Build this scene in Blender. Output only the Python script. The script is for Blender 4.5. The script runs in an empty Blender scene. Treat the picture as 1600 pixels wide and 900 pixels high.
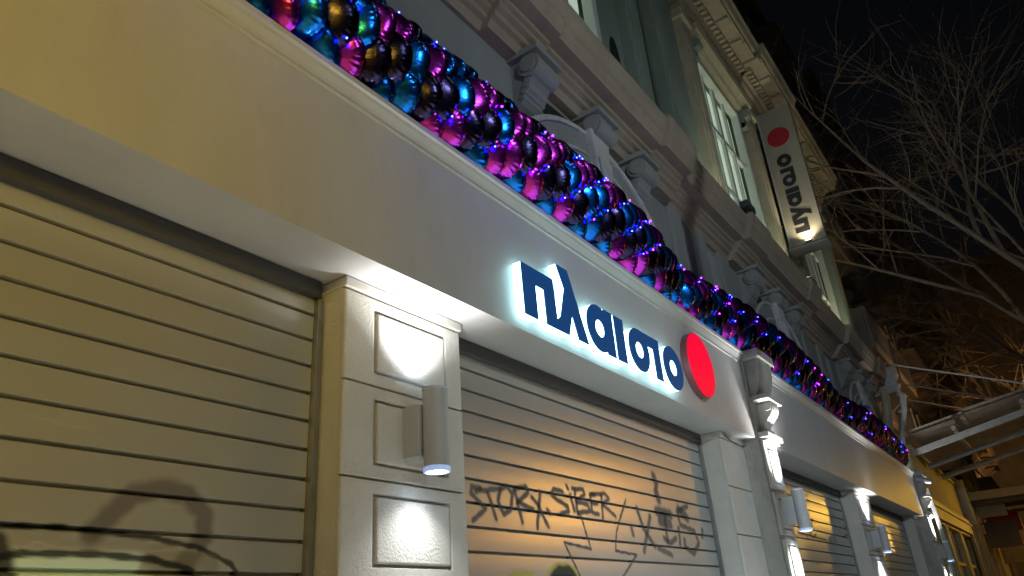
import bpy, bmesh, math, random
from mathutils import Vector, Matrix
random.seed(7)
S = bpy.context.scene
COL = S.collection
PI = math.pi

# ------------------------------------------------------------------ camera
cd = bpy.data.cameras.new('camera')
cam = bpy.data.objects.new('camera', cd); COL.objects.link(cam)
cd.sensor_width = 36.0; cd.lens = 1148.93 / 1600 * 36
cd.clip_start = 0.05; cd.clip_end = 2000
cam.matrix_world = Matrix(((0.58106, -0.30758, -0.7535, 0.0),
                           (-0.81074, -0.29969, -0.50287, -2.1),
                           (-0.07114, 0.90309, -0.42351, 1.6),
                           (0, 0, 0, 1)))
S.camera = cam

# ------------------------------------------------------------------ sky, moonlight, exposure
w = bpy.data.worlds.new('World'); S.world = w; w.use_nodes = True
nt = w.node_tree; bg = nt.nodes['Background']
sky = nt.nodes.new('ShaderNodeTexSky'); sky.sky_type = 'NISHITA'; sky.sun_disc = False
SUN_EL, SUN_ROT = math.radians(-3.0), math.radians(230)
sky.sun_elevation = SUN_EL; sky.sun_rotation = SUN_ROT
sky.air_density = 1.0; sky.dust_density = 2.0
nt.links.new(sky.outputs[0], bg.inputs[0]); bg.inputs[1].default_value = 0.05
sl = bpy.data.lights.new('moon', 'SUN'); sl.energy = 0.004; sl.angle = math.radians(1.0); sl.color = (0.8, 0.9, 1.0)
so = bpy.data.objects.new('moon', sl); COL.objects.link(so)
so.rotation_euler = (math.radians(50), 0, math.radians(-60))
S.view_settings.view_transform = 'Standard'; S.view_settings.look = 'None'
S.view_settings.exposure = 0.0; S.view_settings.gamma = 1.0
S.cycles.use_denoising = True
S.cycles.max_bounces = 8; S.cycles.diffuse_bounces = 4; S.cycles.glossy_bounces = 4
S.cycles.sample_clamp_indirect = 4.0

# ------------------------------------------------------------------ materials
M = {}
def mat(name, col, rough=0.6, metal=0.0, var=0.12, vscale=3.0, bump=0.0, bscale=60.0, spec=0.5,
        streak=0.0, rvar=0.08, emit=None, estr=0.0, dirt=0.0, dirtcol=(0.05, 0.045, 0.035)):
    m = bpy.data.materials.new(name); m.use_nodes = True; t = m.node_tree; N = t.nodes; L = t.links
    b = N['Principled BSDF']
    b.inputs['Roughness'].default_value = rough; b.inputs['Metallic'].default_value = metal
    b.inputs['Specular IOR Level'].default_value = spec
    tc = N.new('ShaderNodeTexCoord'); geo = N.new('ShaderNodeNewGeometry')
    src = geo.outputs['Position']
    if emit is not None:
        b.inputs['Base Color'].default_value = (*col, 1)
        b.inputs['Emission Color'].default_value = (*emit, 1); b.inputs['Emission Strength'].default_value = estr
        M[name] = m; return m
    n = N.new('ShaderNodeTexNoise'); n.inputs['Scale'].default_value = vscale; n.inputs['Detail'].default_value = 6
    n.inputs['Roughness'].default_value = 0.65
    mp = N.new('ShaderNodeMapping'); L.new(src, mp.inputs[0])
    if streak: mp.inputs['Scale'].default_value = (1, 1, streak)
    L.new(mp.outputs[0], n.inputs['Vector'])
    r = N.new('ShaderNodeValToRGB')
    r.color_ramp.elements[0].position = 0.3; r.color_ramp.elements[1].position = 0.72
    r.color_ramp.elements[0].color = (*[c * (1 - var) for c in col], 1)
    r.color_ramp.elements[1].color = (*[min(1, c * (1 + var)) for c in col], 1)
    L.new(n.outputs['Fac'], r.inputs[0]); out = r.outputs[0]
    if dirt > 0:
        n2 = N.new('ShaderNodeTexNoise'); n2.inputs['Scale'].default_value = vscale * 4.3; n2.inputs['Detail'].default_value = 9
        n2.inputs['Roughness'].default_value = 0.75
        mp2 = N.new('ShaderNodeMapping'); mp2.inputs['Scale'].default_value = (1, 1, 0.35); L.new(src, mp2.inputs[0]); L.new(mp2.outputs[0], n2.inputs['Vector'])
        r2 = N.new('ShaderNodeValToRGB'); r2.color_ramp.elements[0].position = 0.52; r2.color_ramp.elements[1].position = 0.75
        r2.color_ramp.elements[0].color = (0, 0, 0, 1); r2.color_ramp.elements[1].color = (dirt, dirt, dirt, 1)
        L.new(n2.outputs['Fac'], r2.inputs[0])
        mx = N.new('ShaderNodeMixRGB'); L.new(r2.outputs[0], mx.inputs[0]); L.new(out, mx.inputs[1]); mx.inputs[2].default_value = (*dirtcol, 1)
        out = mx.outputs[0]
    L.new(out, b.inputs['Base Color'])
    rr = N.new('ShaderNodeMapRange'); rr.inputs[3].default_value = max(0.02, rough - rvar); rr.inputs[4].default_value = min(1, rough + rvar)
    L.new(n.outputs['Fac'], rr.inputs[0]); L.new(rr.outputs[0], b.inputs['Roughness'])
    if bump > 0:
        n3 = N.new('ShaderNodeTexNoise'); n3.inputs['Scale'].default_value = bscale; n3.inputs['Detail'].default_value = 4
        L.new(src, n3.inputs['Vector'])
        bp = N.new('ShaderNodeBump'); bp.inputs['Strength'].default_value = bump; bp.inputs['Distance'].default_value = 0.01
        L.new(n3.outputs['Fac'], bp.inputs['Height']); L.new(bp.outputs[0], b.inputs['Normal'])
    M[name] = m; return m

mat('fascia_paint', (0.45, 0.44, 0.42), 0.45, var=0.09, vscale=1.6, bump=0.16, bscale=11, streak=0.3, dirt=0.22, dirtcol=(0.26, 0.25, 0.22))
mat('pillar_paint', (0.55, 0.53, 0.48), 0.75, var=0.07, vscale=4, bump=0.55, bscale=85, dirt=0.18, dirtcol=(0.3, 0.28, 0.23))
mat('old_stone', (0.40, 0.39, 0.36), 0.8, var=0.18, vscale=3, bump=0.5, bscale=40, dirt=0.5, dirtcol=(0.10, 0.09, 0.07))
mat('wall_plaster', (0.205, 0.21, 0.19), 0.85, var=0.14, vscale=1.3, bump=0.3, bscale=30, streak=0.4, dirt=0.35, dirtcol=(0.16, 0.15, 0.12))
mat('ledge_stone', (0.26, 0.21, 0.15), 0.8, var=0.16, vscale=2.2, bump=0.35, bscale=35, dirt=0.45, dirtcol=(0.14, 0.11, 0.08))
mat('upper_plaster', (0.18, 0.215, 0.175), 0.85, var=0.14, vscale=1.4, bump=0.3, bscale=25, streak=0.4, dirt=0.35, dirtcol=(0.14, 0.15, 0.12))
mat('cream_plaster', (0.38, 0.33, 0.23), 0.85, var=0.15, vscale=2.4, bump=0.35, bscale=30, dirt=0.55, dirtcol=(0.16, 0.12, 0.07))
mat('white_lamp_metal', (0.44, 0.45, 0.46), 0.42, var=0.03, vscale=6)
mat('dark_metal', (0.05, 0.05, 0.052), 0.5, var=0.15, vscale=8)
mat('grey_metal', (0.25, 0.25, 0.25), 0.45, metal=0.6, var=0.15, vscale=8)
mat('dark_void', (0.012, 0.011, 0.014), 0.7, var=0.2, vscale=5)
mat('window_frame', (0.50, 0.53, 0.47), 0.6, var=0.08, vscale=6, bump=0.1)
mat('asphalt', (0.05, 0.05, 0.05), 0.85, var=0.25, vscale=6, bump=0.6, bscale=120)
mat('paving', (0.42, 0.41, 0.38), 0.8, var=0.15, vscale=4, bump=0.4, bscale=60)
mat('kerb_stone', (0.33, 0.32, 0.3), 0.8, var=0.12, vscale=5, bump=0.3)
mat('bark', (0.20, 0.155, 0.105), 0.85, var=0.3, vscale=9, bump=0.6, bscale=40)
mat('leaf', (0.12, 0.14, 0.04), 0.6, var=0.3, vscale=14)
mat('far_wall', (0.16, 0.145, 0.12), 0.9, var=0.25, vscale=0.9, bump=0.3, bscale=12, dirt=0.5)
mat('far_balcony', (0.16, 0.13, 0.10), 0.85, var=0.25, vscale=1.1, bump=0.3, bscale=14, dirt=0.5)
mat('neighbour_wall', (0.42, 0.36, 0.22), 0.75, var=0.12, vscale=1.5, bump=0.25, bscale=30, dirt=0.3)
mat('neighbour_frame', (0.45, 0.36, 0.15), 0.5, var=0.12, vscale=3, dirt=0.3)
mat('shop_glass', (0.02, 0.02, 0.022), 0.08, var=0.1)
mat('corrugated', (0.40, 0.36, 0.30), 0.55, metal=0.3, var=0.25, vscale=3, bump=0.2, bscale=20, dirt=0.6, dirtcol=(0.10, 0.07, 0.04))
mat('beam_paint', (0.42, 0.40, 0.36), 0.6, var=0.15, vscale=4, dirt=0.4)
mat('letter_face', (0.006, 0.03, 0.11), 0.30, emit=(0.010, 0.065, 0.20), estr=0.62)
mat('letter_side', (0.8, 0.85, 0.85), 0.5, emit=(0.46, 0.90, 1.0), estr=5.5)
mat('letter_glow', (0.8, 0.85, 0.85), 0.5, emit=(0.80, 0.97, 1.0), estr=4.5)
mat('disc_face', (0.75, 0.0, 0.03), 0.35, emit=(1.0, 0.0, 0.035), estr=0.72)
mat('disc_side', (0.22, 0.055, 0.06), 0.35, var=0.06)
mat('blade_panel', (0.27, 0.245, 0.20), 0.5, var=0.04, vscale=2, dirt=0.12, dirtcol=(0.25, 0.22, 0.17))
mat('blade_black', (0.012, 0.012, 0.016), 0.5, var=0.1)
mat('blade_red', (0.32, 0.012, 0.02), 0.5, var=0.05)
mat('blade_edge', (0.40, 0.43, 0.42), 0.4, metal=0.3, var=0.12, vscale=9)
mat('lens_white', (0.9, 0.9, 0.9), 0.4, emit=(0.55, 0.75, 1.0), estr=20)
mat('rim_glow', (0.5, 0.55, 0.6), 0.4, emit=(0.30, 0.48, 0.95), estr=0.55)
mat('flood_lens', (0.9, 0.9, 0.8), 0.4, emit=(1.0, 0.86, 0.55), estr=12)
mat('sodium_lens', (0.9, 0.6, 0.2), 0.4, emit=(1.0, 0.55, 0.10), estr=60)
mat('cool_lens', (0.9, 0.9, 0.9), 0.4, emit=(0.80, 0.95, 0.88), estr=40)
mat('led_blue', (0.1, 0.1, 0.9), 0.4, emit=(0.006, 0.008, 1.0), estr=260)
mat('led_violet', (0.4, 0.1, 0.9), 0.4, emit=(0.16, 0.003, 1.0), estr=220)
mat('curtain_lit', (0.8, 0.85, 0.75), 0.8, emit=(0.62, 0.78, 0.62), estr=0.42)
mat('pipe_grey', (0.36, 0.36, 0.34), 0.5, var=0.12, vscale=5, dirt=0.3)

def shutter_mat():
    m = mat('shutter_paint', (0.42, 0.42, 0.395), 0.30, metal=0.35, rvar=0.015, var=0.04, vscale=1.5, dirt=0.0, spec=0.7, bump=0.12, bscale=2.6)
    t = m.node_tree; N = t.nodes; L = t.links; b = N['Principled BSDF']
    src = b.inputs['Base Color'].links[0].from_socket
    a = N.new('ShaderNodeAttribute'); a.attribute_name = 'paint'
    mx = N.new('ShaderNodeMixRGB'); L.new(a.outputs['Alpha'], mx.inputs[0]); L.new(src, mx.inputs[1]); L.new(a.outputs['Color'], mx.inputs[2])
    L.new(mx.outputs[0], b.inputs['Base Color'])
    k = N.new('ShaderNodeMath'); k.operation = 'MULTIPLY_ADD'; k.inputs[1].default_value = -0.35; k.inputs[2].default_value = 0.35
    L.new(a.outputs['Alpha'], k.inputs[0]); L.new(k.outputs[0], b.inputs['Metallic'])
    rs = b.inputs['Roughness'].links[0].from_socket
    q = N.new('ShaderNodeMath'); q.operation = 'MULTIPLY_ADD'; q.inputs[1].default_value = 0.35; L.new(a.outputs['Alpha'], q.inputs[0]); L.new(rs, q.inputs[2]); L.new(q.outputs[0], b.inputs['Roughness'])
    sp = N.new('ShaderNodeMath'); sp.operation = 'MULTIPLY_ADD'; sp.inputs[1].default_value = -0.55; sp.inputs[2].default_value = 0.7
    L.new(a.outputs['Alpha'], sp.inputs[0]); L.new(sp.outputs[0], b.inputs['Specular IOR Level'])
shutter_mat()

def foil(name, col, rough=0.24):
    m = bpy.data.materials.new(name); m.use_nodes = True; t = m.node_tree; N = t.nodes; L = t.links
    b = N['Principled BSDF']; b.inputs['Base Color'].default_value = (*col, 1); b.inputs['Metallic'].default_value = 1.0
    b.inputs['Roughness'].default_value = rough
    tc = N.new('ShaderNodeTexCoord'); n = N.new('ShaderNodeTexNoise'); n.inputs['Scale'].default_value = 22; n.inputs['Detail'].default_value = 3
    n.inputs['Distortion'].default_value = 1.2
    L.new(tc.outputs['Object'], n.inputs['Vector'])
    bp = N.new('ShaderNodeBump'); bp.inputs['Strength'].default_value = 0.12; bp.inputs['Distance'].default_value = 0.012
    L.new(n.outputs['Fac'], bp.inputs['Height']); L.new(bp.outputs[0], b.inputs['Normal'])
    M[name] = m
foil('foil_blue', (0.012, 0.18, 0.74)); foil('foil_pink', (0.56, 0.04, 0.60)); foil('foil_black', (0.035, 0.028, 0.075), 0.23)

# ------------------------------------------------------------------ mesh helpers
class MB:
    def __init__(s): s.v = []; s.f = []
    def add(s, vs, fs):
        o = len(s.v); s.v += [tuple(p) for p in vs]; s.f += [tuple(i + o for i in f) for f in fs]; return s
    def box(s, x0, x1, y0, y1, z0, z1):
        return s.add([(x0,y0,z0),(x1,y0,z0),(x1,y1,z0),(x0,y1,z0),(x0,y0,z1),(x1,y0,z1),(x1,y1,z1),(x0,y1,z1)],
                     [(0,3,2,1),(4,5,6,7),(0,1,5,4),(1,2,6,5),(2,3,7,6),(3,0,4,7)])
    def sweepx(s, prof, xs, cap=True):          # prof: (y,z) polygon, counter-clockwise seen from +x... closed
        n = len(prof); vs = [(x, y, z) for x in xs for y, z in prof]; fs = []
        for i in range(len(xs) - 1):
            for j in range(n):
                k = (j + 1) % n; fs.append((i*n+j, i*n+k, (i+1)*n+k, (i+1)*n+j))
        if cap: fs += [tuple(range(n))[::-1], tuple((len(xs)-1)*n + j for j in range(n))]
        return s.add(vs, fs)
    def prism(s, poly, y0, y1):                 # poly: (x,z) polygon extruded along y
        n = len(poly); vs = [(x, y0, z) for x, z in poly] + [(x, y1, z) for x, z in poly]
        fs = [tuple(range(n)), tuple(range(2*n-1, n-1, -1))] + [(j, n+j, n+(j+1) % n, (j+1) % n) for j in range(n)]
        return s.add(vs, fs)
    def ring(s, outer, inner, y0, y1):          # two (x,z) loops of equal count -> plate with a hole
        n = len(outer); vs = []
        for y in (y0, y1): vs += [(x, y, z) for x, z in outer] + [(x, y, z) for x, z in inner]
        fs = []
        for j in range(n):
            k = (j + 1) % n
            fs += [(j, k, n+k, n+j), (2*n+k, 2*n+j, 3*n+j, 3*n+k), (k, j, 2*n+j, 2*n+k), (n+j, n+k, 3*n+k, 3*n+j)]
        return s.add(vs, fs)
    def tube(s, pts, rad, n=8, cap=True):
        pts = [Vector(p) for p in pts]; rs = rad if isinstance(rad, (list, tuple)) else [rad] * len(pts)
        vs = []; fs = []; prev = None
        for i, p in enumerate(pts):
            d = (pts[min(i+1, len(pts)-1)] - pts[max(i-1, 0)]).normalized()
            if prev is None:
                a = d.orthogonal().normalized()
            else:
                a = (prev - d * prev.dot(d)); a = a.normalized() if a.length > 1e-6 else d.orthogonal().normalized()
            prev = a; b = d.cross(a)
            for k in range(n):
                t = 2*PI*k/n; vs.append(p + (a*math.cos(t) + b*math.sin(t)) * rs[i])
        for i in range(len(pts)-1):
            for k in range(n):
                l = (k+1) % n; fs.append((i*n+k, i*n+l, (i+1)*n+l, (i+1)*n+k))
        if cap: fs += [tuple(range(n))[::-1], tuple((len(pts)-1)*n+k for k in range(n))]
        return s.add(vs, fs)
    def ball(s, c, r, n=8, m=5):
        c = Vector(c); vs = [c + Vector((0,0,r))]; fs = []
        for i in range(1, m):
            for k in range(n):
                a = PI*i/m; t = 2*PI*k/n
                vs.append(c + Vector((math.sin(a)*math.cos(t), math.sin(a)*math.sin(t), math.cos(a)))*r)
        vs.append(c - Vector((0,0,r)))
        for k in range(n):
            l = (k+1) % n; fs.append((0, 1+k, 1+l)); e = 1+(m-2)*n; fs.append((len(vs)-1, e+l, e+k))
        for i in range(m-2):
            for k in range(n):
                l = (k+1) % n; fs.append((1+i*n+k, 1+(i+1)*n+k, 1+(i+1)*n+l, 1+i*n+l))
        return s.add(vs, fs)
    def mesh(s, name):
        me = bpy.data.meshes.new(name); me.from_pydata(s.v, [], s.f)
        bm = bmesh.new(); bm.from_mesh(me); bmesh.ops.recalc_face_normals(bm, faces=bm.faces); bm.to_mesh(me); bm.free()
        return me
    def build(s, name, m, parent=None, bevel=0.0, smooth=False, kind=None):
        me = s.mesh(name); me.materials.append(M[m] if isinstance(m, str) else m)
        return link(name, me, parent, bevel, smooth, kind)

def link(name, me, parent=None, bevel=0.0, smooth=False, kind=None):
    o = bpy.data.objects.new(name, me); COL.objects.link(o)
    if parent is not None:                      # parts are modelled in world coordinates; a part's own parent frame is its thing's base
        o.parent = parent
        if parent.type == 'EMPTY': o.matrix_parent_inverse = Matrix.Translation(-parent.location)
    if smooth:
        for p in me.polygons: p.use_smooth = True
        if smooth == 'auto':
            md = o.modifiers.new('edges', 'EDGE_SPLIT'); md.split_angle = math.radians(35)
    if bevel:
        md = o.modifiers.new('bevel', 'BEVEL'); md.width = bevel; md.segments = 2; md.limit_method = 'ANGLE'; md.angle_limit = math.radians(40)
    if kind: o['kind'] = kind
    return o
def thing(name, label, cat, loc=(0, 0, 0), group=None):
    o = bpy.data.objects.new(name, None); COL.objects.link(o); o.location = loc; o.empty_display_size = 0.1
    o['label'] = label; o['category'] = cat
    if group: o['group'] = group
    return o
def tag(o, label, cat, group=None):
    o['label'] = label; o['category'] = cat
    if group: o['group'] = group
    return o
def lamp(name, kind, loc, energy, color, parent, radius=0.02, direction=None, angle=None, blend=0.5):
    l = bpy.data.lights.new(name, kind); l.energy = energy; l.color = color
    l.shadow_soft_size = radius
    o = bpy.data.objects.new(name, l); COL.objects.link(o)
    if kind == 'SPOT': l.spot_size = math.radians(angle); l.spot_blend = blend
    if direction is not None: o.rotation_euler = Vector(direction).to_track_quat('-Z', 'Y').to_euler()
    o.location = Vector(loc) - parent.location; o.parent = parent
    return o
def circ(cx, cz, r, n=40, a0=0.0, rz=None):
    return [(cx + r*math.cos(a0+2*PI*k/n), cz + (rz or r)*math.sin(a0+2*PI*k/n)) for k in range(n)]

# ------------------------------------------------------------------ ground
def struct(o): o['kind'] = 'structure'; return o
struct(MB().add([(-300,-300,-0.13),(300,-300,-0.13),(300,300,-0.13),(-300,300,-0.13)], [(0,1,2,3)]).build('road', 'asphalt'))
struct(MB().box(-60, 120, -4.0, 0.9, -0.2, 0.0).build('pavement', 'paving'))
struct(MB().box(-60, 120, -4.18, -4.004, -0.2, 0.006).build('kerb', 'kerb_stone', bevel=0.015))

# ------------------------------------------------------------------ the shop building
B = thing('shop_building', 'pale old neoclassical building with closed shop fronts below and a lit upper floor', 'building', (9, 0.5, 0))
ZS = 3.133            # soffit height
FASC = [(0.0, 3.133), (0.0, 3.900), (-0.012, 3.904), (-0.012, 3.922), (-0.020, 3.935), (-0.040, 3.960), (-0.045, 3.975),
        (-0.062, 3.978), (-0.062, 4.006), (-0.05, 4.010), (0.62, 4.012), (0.62, 3.133)]
for x0, x1 in ((-5.0, 7.16), (7.70, 17.40)):
    MB().sweepx(FASC, [x0, x1]).build('fascia', 'fascia_paint', B)

def block(x0, x1, z0, z1, yf, parent, il=0.185, ir=0.125, iz=0.055, name='stone_block', m='pillar_paint'):
    b = MB(); g = 0.014
    px0, px1, pz0, pz1 = x0+il, x1-ir, z0+iz, z1-iz
    b.ring([(x0,z0),(x1,z0),(x1,z1),(x0,z1)], [(px0,pz0),(px1,pz0),(px1,pz1),(px0,pz1)], yf, yf+0.03)
    b.box(px0+g, px1-g, yf-0.007, yf+0.03, pz0+g, pz1-g)
    return b.build(name, m, parent, bevel=0.008)

JOINTS = [3.077, 2.645, 2.232, 1.82, 1.41, 1.0, 0.6, 0.2, 0.0]
def plain_block(x0, x1, z0, z1, yf, parent):
    return MB().box(x0, x1, yf, yf+0.03, z0, z1).build('stone_block', 'pillar_paint', parent, bevel=0.008)
def pillar(x0, x1, yf, il=0.185, ir=0.125, plain=False):
    p = MB().box(x0+0.004, x1-0.004, yf+0.022, 0.60, 0, ZS-0.003).build('pillar', 'pillar_paint', B, bevel=0.006)
    MB().box(x0-0.008, x1+0.008, yf-0.012, yf+0.2, 3.082, ZS-0.002).build('pillar_cap', 'pillar_paint', p, bevel=0.006)
    for a, b in zip(JOINTS[:-1], JOINTS[1:]):
        if a > 0.3 and plain: plain_block(x0, x1, b+0.005, a-0.005, yf, p)
        elif a > 0.3: block(x0, x1, b+0.005, a-0.005, yf, p, il, ir)
    return p
pillar(-3.0, -2.205, 0.193)
pillar(2.08, 2.89, 0.193)
pillar(6.575, 7.18, 0.14, 0.10, 0.05, True)
pillar(7.67, 8.32, 0.14, 0.05, 0.10, True)
pillar(11.85, 12.88, 0.14, 0.17, 0.17)
pillar(16.91, 17.45, 0.14, 0.10, 0.05, True)
pillar(17.95, 18.75, 0.14, 0.05, 0.10, True)

def old_pilaster(x0, x1):
    p = MB().box(x0, x1, -0.02, 0.60, 0, 4.10).build('old_pilaster', 'old_stone', B, bevel=0.01)
    for a, b in ((3.10, 2.66), (2.62, 2.24), (2.20, 1.6), (1.56, 1.0), (0.96, 0.2)):
        block(x0+0.03, x1-0.03, b, a, -0.05, p, 0.09, 0.09, 0.05, 'stone_panel', 'pillar_paint')
    xc = (x0+x1)/2
    # upper console body, curved towards the street
    body = [(-0.02, 3.56)] + [(-0.07 - 0.10*math.sin(PI*t/2)**0.8, 3.56 + 0.36*t) for t in [i/8 for i in range(9)]] + [(-0.02, 3.92)]
    MB().sweepx(body, [x0+0.06, x1-0.02]).build('console_body', 'old_stone', p, bevel=0.004)
    MB().box(x0-0.01, x1+0.02, -0.20, -0.02, 3.925, 4.02).build('console_cap', 'old_stone', p, bevel=0.012)
    MB().box(x0+0.02, x1+0.02, -0.19, -0.021, 3.505, 3.555).build('console_shelf', 'old_stone', p, bevel=0.006)
    # scroll bracket with acanthus ribs
    b = MB(); prof = []
    for i in range(15):
        t = i/14; prof.append((-0.035 - 0.115*(0.5-0.5*math.cos(PI*(1-t)))**0.7 - 0.02*math.sin(2*PI*t), 3.50 - 0.30*t))
    prof = [(-0.02, 3.50)] + prof + [(-0.02, 3.20)]
    b.sweepx(prof, [xc-0.07, xc+0.13])
    for k in range(5):
        xx = xc - 0.06 + 0.045*k
        b.tube([(xx, y-0.006, z) for y, z in prof[1:-1]], 0.012, 6)
    b.tube([(xc-0.085, -0.125, 3.455), (xc+0.145, -0.125, 3.455)], 0.042, 14)
    b.tube([(xc-0.085, -0.055, 3.225), (xc+0.145, -0.055, 3.225)], 0.026, 12)
    b.build('scroll_bracket', 'pillar_paint', p)
    MB().box(x0+0.01, x1+0.01, -0.12, -0.021, 3.135, 3.19).build('plinth', 'pillar_paint', p, bevel=0.006)
    MB().box(x0+0.04, x1-0.02, -0.09, -0.0215, 3.105, 3.132).build('neck', 'pillar_paint', p, bevel=0.006)
old_pilaster(7.185, 7.665)
old_pilaster(17.46, 17.94)

# mezzanine wall behind the garlands, with the arch recesses
WY = 0.42
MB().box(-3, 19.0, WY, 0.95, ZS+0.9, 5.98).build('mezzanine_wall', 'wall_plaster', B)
# the moulded ledge: profile (y,z)
def ledge_prof(dy, dz=0.0):
    P = [(-0.05, 6.43), (-0.056, 6.40), (-0.045, 6.33), (-0.02, 6.27), (-0.015, 6.235), (0.012, 6.215), (0.02, 6.16), (0.045, 6.125), (0.05, 6.08),
         (0.165, 6.078), (0.172, 6.045), (0.205, 6.035), (0.21, 5.995), (0.25, 5.975), (0.26, 5.935), (0.30, 5.92), (0.32, 5.88), (0.335, 5.85), (0.46, 5.85), (0.9, 5.86), (0.9, 6.43)]
    return [(y + dy if y < 0.4 else y, z + dz) for y, z in P]
LEDGE = [(-3.0, 3.55, 0.05), (3.55, 4.22, -0.03), (4.22, 6.25, 0.0), (6.25, 6.95, -0.045), (6.95, 8.9, 0.06), (8.9, 9.65, -0.03), (9.65, 11.7, 0.0), (11.7, 12.3, -0.045),
         (12.3, 14.4, 0.06), (14.4, 15.1, -0.03), (15.1, 17.1, 0.0), (17.1, 17.7, -0.045), (17.7, 18.7, 0.05)]
led = MB().box(-3, 18.7, 0.5, 0.9, 6.435, 6.47).build('ledge', 'ledge_stone', B)
for x0, x1, dy in LEDGE:
    MB().sweepx(ledge_prof(dy), [x0, x1]).build('ledge_moulding', 'ledge_stone', led)

def corbel(xc, zt=5.85, wd=0.26, parent=B):
    b = MB(); pr = []
    for i in range(17):
        t = i/16; pr.append((0.16 + 0.24*t**1.6 + 0.012*math.sin(9*PI*t), zt - 0.02 - 0.48*t))
    b.sweepx([(0.43, zt-0.02)] + pr + [(0.43, zt-0.5)], [xc-wd/2, xc+wd/2])
    b.tube([(xc-wd/2-0.03, 0.235, zt-0.125), (xc+wd/2+0.03, 0.235, zt-0.125)], 0.105, 20)
    b.tube([(xc-wd/2-0.045, 0.235, zt-0.125), (xc+wd/2+0.045, 0.235, zt-0.125)], 0.07, 18)
    for k in range(4):
        b.tube([(xc-wd/2-0.012, 0.27+0.02*k, zt-0.24-0.05*k), (xc+wd/2+0.012, 0.27+0.02*k, zt-0.24-0.05*k)], 0.03-0.003*k, 10)
    b.box(xc-wd/2-0.06, xc+wd/2+0.06, 0.12, 0.43, zt-0.025, zt+0.03)
    return b.build('corbel', 'wall_plaster', parent)

def arch(bx, R=1.24, zc=4.03, th=0.37):
    n = 26; a0, a1 = math.radians(28), math.radians(152)
    def loop(r0, r1): 
        A = [a0 + (a1-a0)*i/n for i in range(n+1)]
        return [(bx + r1*math.cos(a), zc + r1*math.sin(a)) for a in A] + [(bx + r0*math.cos(a), zc + r0*math.sin(a)) for a in A[::-1]]
    def band(mb, r0, r1, y0, y1):
        A = [a0 + (a1-a0)*i/n for i in range(n+1)]
        for u, v in zip(A[:-1], A[1:]):
            q = [(bx + r*math.cos(a), zc + r*math.sin(a)) for r, a in ((r0,u),(r1,u),(r1,v),(r0,v))]
            mb.prism(q, y0, y1)
    h = MB(); band(h, R, R+th, 0.30, WY+0.01); 
    o = h.build('arch_hood', 'wall_plaster', B)
    m2 = MB(); m2.tube([(bx + (R-0.005)*math.cos(a0+(a1-a0)*i/n), 0.285, zc + (R-0.005)*math.sin(a0+(a1-a0)*i/n)) for i in range(n+1)], 0.032, 8)
    m2.tube([(bx + (R+0.14)*math.cos(a0+(a1-a0)*i/n), 0.298, zc + (R+0.14)*math.sin(a0+(a1-a0)*i/n)) for i in range(n+1)], 0.018, 6)
    m2.tube([(bx + (R+th)*math.cos(a0+(a1-a0)*i/n), 0.30, zc + (R+th)*math.sin(a0+(a1-a0)*i/n)) for i in range(n+1)], 0.03, 6)
    m2.build('arch_roll', 'old_stone', o, smooth='auto')
    k = MB(); k.prism([(bx-0.10, zc+R-0.10), (bx+0.10, zc+R-0.10), (bx+0.17, zc+R+th+0.02), (bx-0.17, zc+R+th+0.02)], 0.22, 0.30)
    k.prism([(bx-0.07, zc+R-0.13), (bx+0.07, zc+R-0.13), (bx+0.11, zc+R+0.10), (bx-0.11, zc+R+0.10)], 0.19, 0.219)
    k.build('keystone', 'old_stone', o, bevel=0.008)
    # dark openings between hood and ledge
    for s in (-1, 1):
        pts = []
        for i in range(9):
            dx = 0.20 + (0.88-0.20)*i/8; pts.append((bx + s*dx, zc + math.sqrt((R+th+0.03)**2 - dx*dx)))
        pts += [(bx + s*0.90, 5.76), (bx + s*0.20, 5.80)]
        if s < 0: pts = pts[::-1]
        MB().prism(pts, WY-0.012, WY+0.02).build('spandrel_opening', 'dark_void', o)
    # glazed recess under the arch
    A = [a0 + (a1-a0)*i/n for i in range(n+1)]
    MB().prism([(bx + (R-0.04)*math.cos(a), zc + (R-0.04)*math.sin(a)) for a in A] + [(bx-1.05, 4.03), (bx+1.05, 4.03)], WY-0.02, WY+0.02).build('arch_pane', 'shop_glass', o)
    for dx in (-0.98, 0.04, 0.95): corbel(bx+dx)
for bx in (5.12, 10.48, 15.84): arch(bx)
arch(-0.24)
# pilaster strips and rusticated joints on the mezzanine
for x0 in (2.35, 7.0, 7.75, 8.55, 12.35, 13.3, 17.6):
    MB().box(x0, x0+0.36, WY-0.05, WY+0.01, 4.02, 5.86).build('wall_strip', 'wall_plaster', B, bevel=0.012)
for x0 in (8.05, 13.6):
    b = MB()
    for k in range(4):
        b.tube([(x0+0.10*k+0.06*math.sin(3*t), WY-0.035, 4.2+1.5*t) for t in [i/10 for i in range(11)]], 0.022, 8)
    b.build('drapery_relief', 'wall_plaster', B, smooth='auto')
for x0 in (0.9, 3.3):      # broken plaster relief above the near garland
    MB().prism([(x0, 5.35), (x0+0.42, 5.27), (x0+0.5, 5.36), (x0+0.28, 5.44), (x0+0.1, 5.42)], WY-0.05, WY+0.01).build('relief_ornament', 'wall_plaster', B, bevel=0.015)

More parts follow.
